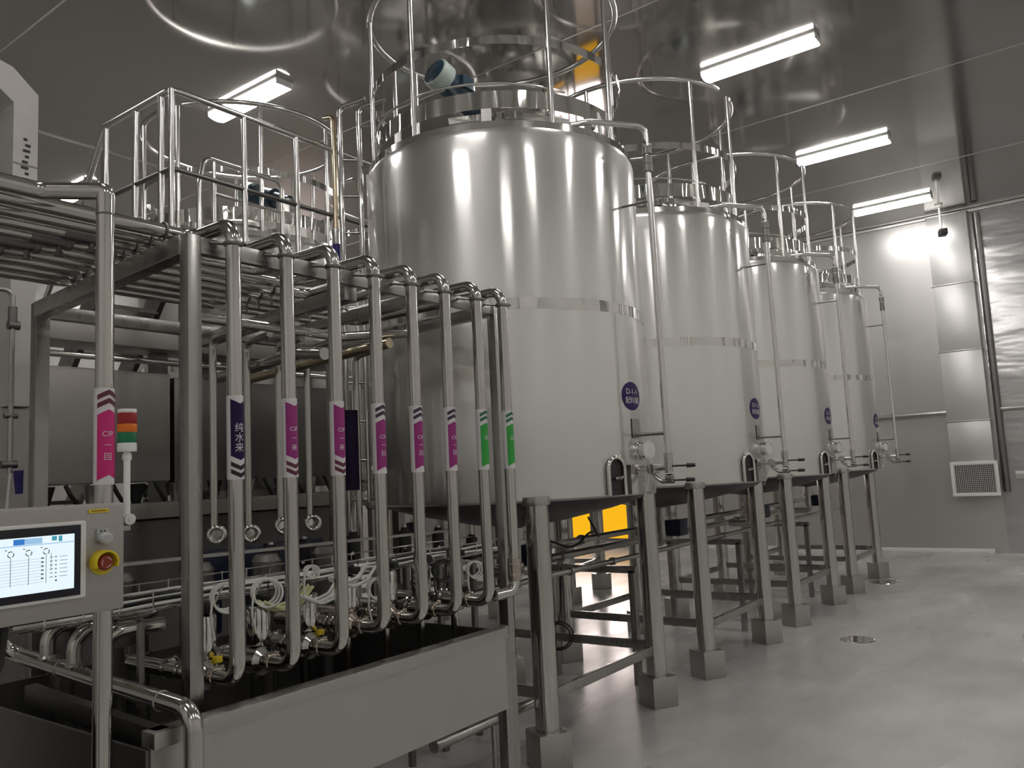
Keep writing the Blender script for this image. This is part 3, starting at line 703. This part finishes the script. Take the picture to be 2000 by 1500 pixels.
# coils of air hose hanging below the basket
CO = [(-2.56, 1.735, 1.222, .045, 'white air hose coil hanging beside the navy-labelled pipe'), (-2.56, 1.902, 1.215, .045, 'white air hose loop above the steel actuator beside the first magenta-labelled pipe'),
      (-2.56, 2.112, 1.265, .018, 'tiny hose coil hanging beside the third labelled pipe'), (-2.56, 2.468, 1.15, .04, 'white air hose coil hanging left of the fifth labelled pipe'),
      (-2.56, 2.885, 1.175, .045, 'black rimmed hose coil under the basket before the first green label'), (-2.56, 3.115, 1.15, .035, 'white hose coil under the basket near the rear rack post')]
for k, (x, y, z, r, l) in enumerate(CO):
    b_ = nb()
    for j in range(3): ring(b_, (x + .008 * j, y + .004 * j, z - .003 * j), r + .003 * j, .0045, 28, 7, (.85, -.5, .12 * j))
    tube(b_, [(x, y - r, z), (x + .01, y - r - .015, z - .07), (x + .02, y - r - .005, z - .14)], .004, .05, 7)
    cyl(b_, (x, y, z + r), (x - .06, y, 1.19), .004, 6)
    tag(obj('air_hose_coil', b_, 'black' if k == 4 else 'hose'), l, 'hose', 'hose coils under the basket')
LOOPS = [((-2.56, 1.99, 1.16), 'hosey', 'pale yellow hose bundle sagging above the valves left of the third pipe'), ((-2.51, 2.12, 1.165), 'hose', 'white hose bundle sagging above the valves left of the third pipe'), ((-2.54, 2.31, 1.20), 'hose', 'white hose bundle sagging right of the third labelled pipe')]
for k, (p, m, l) in enumerate(LOOPS):
    b_ = nb(); p = V(p)
    for j in range(6):
        o_ = V((random.uniform(-.02, .02), random.uniform(-.02, .02), random.uniform(-.012, .012)))
        tube(b_, [p + o_ + V((0, -.09, .02)), p + o_ + V((0.01, -.03, -.015)), p + o_ + V((0, .06, .0)), p + o_ + V((-.02, .13, .05))], .0055, .06, 7, n=4)
    tag(obj('hose_bundle', b_, m), l, 'hose')

# ------------------------------------------------------------------ control panel and signal tower
t = thing('control_panel', 'grey operator panel with lit touch screen and yellow emergency stop', 'control panel', (0, 0, 0))
PX = -2.0
b_ = nb(); box(b_, (PX - .06, .76, 1.4475), (.12, .63, .259), None, .006); obj('enclosure', b_, 'enclosure', t)
b_ = nb(); box(b_, (PX + .003, .735, 1.449), (.012, .486, .180), None, .005); bz = obj('screen_frame', b_, 'cream', t)
b_ = nb(); box(b_, (PX + .008, .731, 1.449), (.006, .466, .164), None, .002); obj('screen_bezel', b_, 'bezel', bz)
SY0, SY1, SZ0, SZ1 = .53, .948, 1.385, 1.511
b_ = nb(); box(b_, (PX + .0105, (SY0 + SY1) / 2, (SZ0 + SZ1) / 2), (.003, SY1 - SY0, SZ1 - SZ0)); scr = obj('touch_screen', b_, 'screen', t)
XS = PX + .0125
def srect(bm, y0, z0, y1, z1): bm.faces.new([bm.verts.new((XS, y, z)) for y, z in ((y0, z0), (y1, z0), (y1, z1), (y0, z1))])
b_ = nb(); srect(b_, .815, 1.495, .838, 1.508); srect(b_, .60, 1.495, .66, 1.508); obj_flat('screen_header_block', b_, 'scr_blue', scr)
b_ = nb(); srect(b_, .838, 1.495, .876, 1.508); srect(b_, SY0, 1.492, SY1, 1.494); srect(b_, .66, 1.495, .72, 1.508); obj_flat('screen_header_bar', b_, 'scr_light', scr)
b_ = nb(); srect(b_, .897, 1.499, .908, 1.509); srect(b_, .912, 1.496, .92, 1.509); obj_flat('screen_header_tab', b_, 'scr_teal', scr)
b_ = nb()
for k in range(9):
    y = .585 + .0375 * k
    if y > .90: break
    for j in range(12):
        a, c = 2 * PI * j / 12, 2 * PI * (j + 1) / 12
        if j % 4 == 1: continue
        yy, zz_, r = y, 1.476, .0075
        b_.faces.new([b_.verts.new((XS, yy + q * math.cos(e), zz_ + q * 1.0 * math.sin(e))) for q, e in ((r, a), (r, c), (r * .72, c), (r * .72, a))])
    srect(b_, y - .0006, 1.405, y + .0006, 1.468); srect(b_, y - .012, 1.4845, y - .008, 1.4865)
for k in range(9): z = 1.408 + .0066 * k; srect(b_, SY0 + .01, z, .878, z + .0004)
for k in range(6):
    z = 1.415 + .009 * k; srect(b_, .874, z, .880, z + .003); srect(b_, .893, z + .001, .9, z + .0025); srect(b_, .905, z, .908, z + .003); srect(b_, .915, z + .001, .932, z + .002)
srect(b_, .8955, 1.432, .8965, 1.472); srect(b_, .905, 1.406, .909, 1.410)
obj_flat('screen_diagram', b_, 'scr_ink', scr)
b_ = nb(); box(b_, (PX + .002, 1.020, 1.502), (.004, .030, .028)); pl = obj('button_plate', b_, 'grey', t)
b_ = nb()
for dy in (-.004, .005): cyl(b_, (PX + .004, 1.019 + dy, 1.511), (PX + .005, 1.019 + dy, 1.511), .0022, 8)
obj('plate_mark', b_, 'black', pl)
b_ = nb(); lathe(b_, [(.012, 0), (.014, .006), (.014, .022), (.011, .026), (0, .026)], 22, Matrix.Translation((PX, 1.022, 1.492)) @ frame_z((1, 0, 0))); obj('push_button', b_, 'grey', t)
mt = Matrix.Translation((PX, 1.018, 1.436)) @ Matrix(((0, 0, 1, 0), (1, 0, 0, 0), (0, 1, 0, 0), (0, 0, 0, 1)))
b_ = nb(); lathe(b_, [(.0245, 0), (.029, 0), (.029, .030), (.0245, .030)], 30, mt, math.radians(-25), math.radians(205), True); lathe(b_, [(0, .0), (.03, .0), (.03, .004), (0, .004)], 30, mt); es = obj('emergency_stop_guard', b_, 'yellow', t)
b_ = nb(); lathe(b_, [(.009, .003), (.009, .012), (.0185, .013), (.0195, .019), (.016, .025), (0, .026)], 26, mt); es2 = obj('emergency_stop', b_, 'red', t)
b_ = nb()
for k in range(3):
    a = 2 * PI * k / 3 + .4; lathe(b_, [(.0105, .0262), (.012, .0262), (.012, .0266), (.0105, .0266)], 8, mt, a, a + 1.2, True)
obj('stop_arrow', b_, 'labelwhite', es2)
b_ = nb(); box(b_, (-2.045, 1.090, 1.511), (.03, .034, .012)); obj('tower_shelf', b_, 'enclosure', t)
b_ = nb(); box(b_, (PX + .001, 1.010, 1.560), (.003, .048, .009)); y_ = obj('yellow_sticker', b_, 'yellow', t)
b_ = nb(); box(b_, (PX + .0028, 1.010, 1.560), (.0006, .036, .0018)); obj('sticker_print', b_, 'darkred', y_)
b_ = nb(); bar(b_, (-2.09, .60, 0), (-2.09, .60, 1.33), .08, .08, .005); box(b_, (-2.09, .6, .008), (.22, .22, .016)); obj('pedestal', b_, 'darksteel', t)
b_ = nb(); bar(b_, (-2.08, .80, 1.325), (-2.08, .55, 1.325), .07, .03); box(b_, (-2.08, .70, 1.30), (.06, .05, .05), None, .005); obj('panel_bracket', b_, 'darksteel', t)
b_ = nb(); tube(b_, [(-2.06, .83, 1.312), (-2.06, .82, 1.22), (-2.12, .76, 1.13), (-2.2, .70, 1.08)], .009, .05, 10)
tag(obj('panel_cable', b_, 'black'), 'black cable hanging from the underside of the operator panel', 'cable')

t = thing('signal_tower', 'red amber and green signal tower on a white pole at the panel edge', 'lamp', (-2.05, 1.108, .006))
sx = 0
for nm, m, z0, z1, r in (('cap', 'white', 1.800, 1.810, .0228), ('red_lens', 'lens_red', 1.771, 1.800, .0238), ('amber_lens', 'lens_amber', 1.750, 1.771, .0242), ('green_lens', 'lens_green', 1.722, 1.750, .0230), ('base', 'white', 1.700, 1.722, .0234)):
    b_ = nb(); lathe(b_, [(0, z0), (r * .97, z0), (r, z0 + .002), (r, z1 - .002), (r * .97, z1), (0, z1)], 28); obj(nm, b_, m, t)
b_ = nb(); cyl(b_, (0, 0, 1.54), (0, 0, 1.695), .0082, 16); lathe(b_, [(.008, 1.675), (.0115, 1.68), (.0115, 1.692), (.006, 1.702), (.0, 1.702)], 16); obj('pole', b_, 'white', t)
b_ = nb(); cyl(b_, (.008, 0.0, 1.527), (.018, .0, 1.527), .0145, 20); cyl(b_, (.018, .0, 1.527), (.021, .0, 1.527), .006, 12); box(b_, (.0, -.02, 1.53), (.02, .026, .02), None, .003); obj('bracket', b_, 'cream', t)

# ------------------------------------------------------------------ platform with handrails
t = thing('platform', 'raised walkway with tubular handrails at left, behind the overhead pipes', 'platform', (0, 0, 0))
PXF, PXR, PY0, PY1, PZ = -4.6, -5.42, 2.77, 4.9, 3.21
b_ = nb(); box(b_, ((PXF + PXR) / 2 - .0, (PY0 + 3.52) / 2, PZ - .03), (PXF - PXR + .1, 3.52 - PY0 + .1, .06), None, .006); box(b_, (-4.78, 4.2, PZ - .03), (.42, 1.4, .06), None, .004); obj('deck', b_, 'sheet', t)
for p in ((PXF, PY0), (-4.72, PY0), (-5.03, PY0), (PXR, PY0), (PXF, 3.31), (PXF, 3.76), (PXF, 4.19), (PXF, 4.7)):
    b_ = nb(); cyl(b_, (*p, PZ - .02), (*p, 4.155), .0195, 16); obj('rail_post', b_, 'rail', t)
b_ = nb(); tube(b_, [(-5.42, PY0, 4.155), (-4.6, PY0, 4.155), (-4.6, PY1, 4.155)], .0215, .06, 16); obj('top_rail', b_, 'rail', t)
b_ = nb(); tube(b_, [(-5.42, PY0, 3.63), (-4.6, PY0, 3.63), (-4.6, PY1, 3.63)], .0165, .05, 14); obj('middle_rail', b_, 'darksteel', t)
b_ = nb(); tube(b_, [(-5.42, PY0, 4.155), (-5.75, PY0, 3.70), (-7.2, PY0, 2.0), (-7.2, PY0, 1.1)], .0205, .05, 14); tube(b_, [(-5.42, PY0, 3.7), (-7.1, PY0, 1.7)], .016, 0, 12)
cyl(b_, (-5.44, PY0, 3.98), (-5.44, PY0, 3.2), .018, 14); obj('stair_rail', b_, 'rail', t)
b_ = nb()
for s in (0, .44): bar(b_, (-5.45, PY0 + s, 3.1), (-8.0, PY0 + s, .05), .04, .18)
for k in range(11): box(b_, (-5.62 - .225 * k, PY0 + .22, 2.9 - .27 * k), (.24, .43, .03))
obj('stair', b_, 'frame', t)
b_ = nb(); tube(b_, [(-5.20, 3.34, 3.21), (-5.25, 3.385, 3.87), (-5.27, 3.44, 4.08), (-5.27, 4.15, 4.08), (-5.27, 4.15, 3.14)], .0195, .07, 14); tube(b_, [(-5.27, 3.52, 3.82), (-5.27, 4.15, 3.82)], .013, 0, 12)
for y in (3.52, 3.80): cyl(b_, (-5.27, y, 3.14), (-5.27, y, 4.08), .017, 12)
obj('inner_handrail', b_, 'rail', t)
bar(nb_ := nb(), (-4.98, 3.50, PZ - .05), (-5.29, 4.16, PZ - .05), .05, .05); obj('deck_bracket', nb_, 'frame', t)
for p in ((-4.65, 2.9), (-5.42, 3.52), (-4.65, 4.75)):
    b_ = nb(); bar(b_, (*p, 0), (*p, PZ - .05), .07, .07); obj('column', b_, 'frame', t)

t = thing('access_ladder', 'pair of tall polished ladder tubes at the left side of the nearest tank', 'ladder', (0, 0, 0))
for x, y in ((-4.40, 4.01), (-4.30, 4.11)):
    b_ = nb(); tube(b_, [(x, y, .0), (x, y, 4.40), (x + .22, y + .06, 4.42), ], .019, .05, 14); obj('stile', b_, 'polish', t)
b_ = nb()
for k in range(14): z = .35 + .28 * k; cyl(b_, (-4.40, 4.01, z), (-4.30, 4.11, z), .010, 10)
obj('rung', b_, 'pipe', t)
b_ = nb(); tube(b_, [(-4.19, 4.16, 4.25), (-4.30, 4.11, 4.25)], .012, 0, 10); tube(b_, [(-4.02, 4.2, 3.93), (-4.30, 4.11, 3.93)], .012, 0, 10); obj('tie_bar', b_, 'pipe', t)
t = thing('sleeved_pipe', 'warm-toned vertical pipe with a blue sleeve left of the nearest tank', 'pipe', (-4.475, 4.015, 0))
b_ = nb(); tube(b_, [(-.1, .0, 4.37), (0, 0, 4.35), (0, 0, 3.46)], .020, .04, 16); obj('upper_pipe', b_, 'brass', t)
b_ = nb(); cyl(b_, (0, 0, 3.36), (0, 0, 3.47), .026); cyl(b_, (0, 0, 3.45), (0, 0, 3.47), .032); obj('collar', b_, 'polish', t)
b_ = nb(); cyl(b_, (0, 0, 3.18), (0, 0, 3.36), .028); obj('blue_sleeve', b_, 'bluesleeve', t)
b_ = nb(); cyl(b_, (0, 0, 0), (0, 0, 3.18), .019); obj('lower_pipe', b_, 'pipe', t)

# ------------------------------------------------------------------ machine behind the rack
t = thing('filling_machine', 'large grey panelled machine behind the pipe rack', 'machine', (0, 0, 0))
b_ = nb(); box(b_, (-5.18, 2.30, 2.02), (.36, 1.40, .71), None, .015); obj('hood_panel', b_, 'enclosure', t)
b_ = nb(); box(b_, (-5.16, 3.85, 1.97), (.24, 1.6, .78), None, .012); obj('side_hood', b_, 'darksteel', t)
b_ = nb(); cyl(b_, (-4.96, 1.5, 2.44), (-4.96, 4.6, 2.44), .02); obj('top_tube', b_, 'polish', t)
b_ = nb(); box(b_, (-5.1, 2.9, 2.59), (.3, 3.2, .13), None, .01); obj('top_beam', b_, 'enclosure', t)
b_ = nb(); box(b_, (-5.1, 2.9, 1.48), (.35, 3.2, .10), None, .008); obj('lower_beam', b_, 'enclosure', t)
for y in (1.5, 2.98, 4.55):
    b_ = nb(); box(b_, (-5.12, y, 1.28), (.09, .09, 2.56)); obj('leg', b_, 'darksteel', t)
b_ = nb(); box(b_, (-5.15, 2.9, .80), (.34, 3.0, 1.24), None, .01); obj('base_cabinet', b_, 'darksteel', t)  # height added to cover the bright wall and darken the gap behind the rack
for k in range(9):
    y = 1.95 + .28 * k
    b_ = nb(); cyl(b_, (-5.05, y, 1.655), (-5.05, y, 1.52), .06, 16, .025); obj('filling_nozzle', b_, 'black' if k % 2 else 'steel', t)
    b_ = nb(); tube(b_, [(-5.0, y + .1, 1.66), (-4.98, y + .12, 1.6), (-5.0, y + .17, 1.54)], .014, .04, 8); obj('feed_hose', b_, 'black', t)
t = thing('square_duct', 'pale painted square duct with chamfered bend at far left', 'duct', (0, 0, 0))
b_ = nb()
DX = -4.3; d2 = .16
out = [(1.845, 2.05), (1.845, 3.676), (1.72, 3.787), (1.2, 3.90), (1.2, 3.70), (1.60, 3.70), (1.728, 3.60), (1.728, 2.05)]
f0 = [b_.verts.new((DX, y, z)) for y, z in out]; f1 = [b_.verts.new((DX - d2, y, z)) for y, z in out]
b_.faces.new(f0); b_.faces.new(f1[::-1])
for k in range(8): b_.faces.new((f0[k], f1[k], f1[(k + 1) % 8], f0[(k + 1) % 8]))
obj('duct_run', b_, 'ductp', t)
b_ = nb()
for k in range(10): box(b_, (DX + .002, 1.79 + random.uniform(-.008, .008), 3.42 - .03 * k), (.003, .018 + .008 * (k % 3), .012))
for y, z in ((1.775, 3.10), (1.79, 3.12)): cyl(b_, (DX - .001, y, z), (DX + .003, y, z), .006, 10)
obj('vent_slots', b_, 'black', t)
b_ = nb(); box(b_, (DX + .001, 1.787, 3.285), (.003, .116, .006)); box(b_, (DX + .001, 1.787, 3.175), (.003, .116, .004)); obj('duct_seam', b_, 'darksteel', t)
b_ = nb(); box(b_, (DX - .09, 1.60, 1.02), (.16, .5, 2.04), None, .008); obj('lower_cabinet', b_, 'enclosure', t)
t = thing('utility_drop', 'thin bent pipe with a small valve and blue handle at far left', 'pipe', (0, 0, 0))
b_ = nb(); tube(b_, [(-4.2, 1.35, 2.60), (-4.2, 1.70, 2.60), (-4.2, 1.70, 1.72)], .012, .04, 12); obj('thin_pipe', b_, 'steel', t)
b_ = nb(); cyl(b_, (-4.2, 1.70, 2.52), (-4.2, 1.70, 2.44), .02); cyl(b_, (-4.2, 1.68, 2.43), (-4.2, 1.73, 2.43), .022); obj('union', b_, 'darksteel', t)
b_ = nb(); cyl(b_, (-4.2, 1.67, 1.99), (-4.2, 1.73, 1.99), .012); obj('pipe_clip', b_, 'darksteel', t)
b_ = nb(); cyl(b_, (-4.2, 1.66, 1.76), (-4.2, 1.73, 1.76), .018); obj('valve', b_, 'darksteel', t)
b_ = nb(); cyl(b_, (-4.18, 1.73, 1.73), (-4.18, 1.735, 1.62), .022, 14, .016); obj('blue_handle', b_, 'bluesleeve', t)
b_ = nb(); tube(b_, [(-4.19, 1.70, 1.72), (-4.2, 1.68, 1.42), (-4.22, 1.66, .02)], .007, .1, 8); obj('white_hose', b_, 'hose', t)

# back-row clutter seen under the tanks: flat steel duct behind the tank and pump
b_ = nb(); tube(b_, [(-4.05, 2.7, 2.22), (-3.2, 2.62, 2.25), (-3.0, 2.6, 2.22)], .03, .05, 14); tag(obj('branch_pipe', b_, 'pipe'), 'thick bent branch pipe below the rack beams, near its middle', 'pipe')
b_ = nb(); tube(b_, [(-4.05, 2.93, 2.23), (-3.1, 2.855, 2.26), (-2.8, 2.84, 2.27)], .026, .05, 14); tag(obj('branch_pipe', b_, 'brass'), 'warm-toned branch pipe below the rack beams, by the nearest tank', 'pipe')

# floor drains
for k, (x, y, r) in enumerate(((-1.966, 7.68, .14), (-2.49, 11.25, .17))):
    t = thing('floor_drain', ['round steel drain cover on the floor in the aisle', 'round steel drain cover on the floor beside the farthest tank foot'][k], 'drain', (x, y, 0), 'floor drains')
    b_ = nb(); lathe(b_, [(0, .004), (r * .9, .004), (r * .92, .001), (r, .001), (r, .006), (r + .01, .0)], 40); obj('cover', b_, 'polish', t)

# ------------------------------------------------------------------ world, camera, colour
w = bpy.data.worlds.new('world'); SC.world = w; w.use_nodes = True
w.node_tree.nodes['Background'].inputs['Color'].default_value = (.05, .05, .05, 1); w.node_tree.nodes['Background'].inputs['Strength'].default_value = .2
cam = bpy.data.cameras.new('camera'); co = bpy.data.objects.new('camera', cam); COL.objects.link(co)
Rm = Matrix(((0.804206, 0.10446, 0.5851), (0.592336, -0.05987, -0.803463), (-0.0489, 0.992725, -0.110023)))
co.matrix_world = Matrix.Translation((0, 0, 1.6)) @ Rm.to_4x4()
cam.sensor_fit = 'HORIZONTAL'; cam.sensor_width = 36; cam.lens = 1584.2 / 2000 * 36; cam.clip_start = .02; cam.clip_end = 60
SC.camera = co
SC.view_settings.view_transform = 'Standard'; SC.view_settings.look = 'None'; SC.view_settings.gamma = 1; SC.view_settings.use_curve_mapping = False
SC.view_settings.exposure = 0.0
SC.cycles.max_bounces = 10; SC.cycles.glossy_bounces = 6; SC.cycles.diffuse_bounces = 4
SC.cycles.use_denoising = True
SC.cycles.sample_clamp_indirect = 6
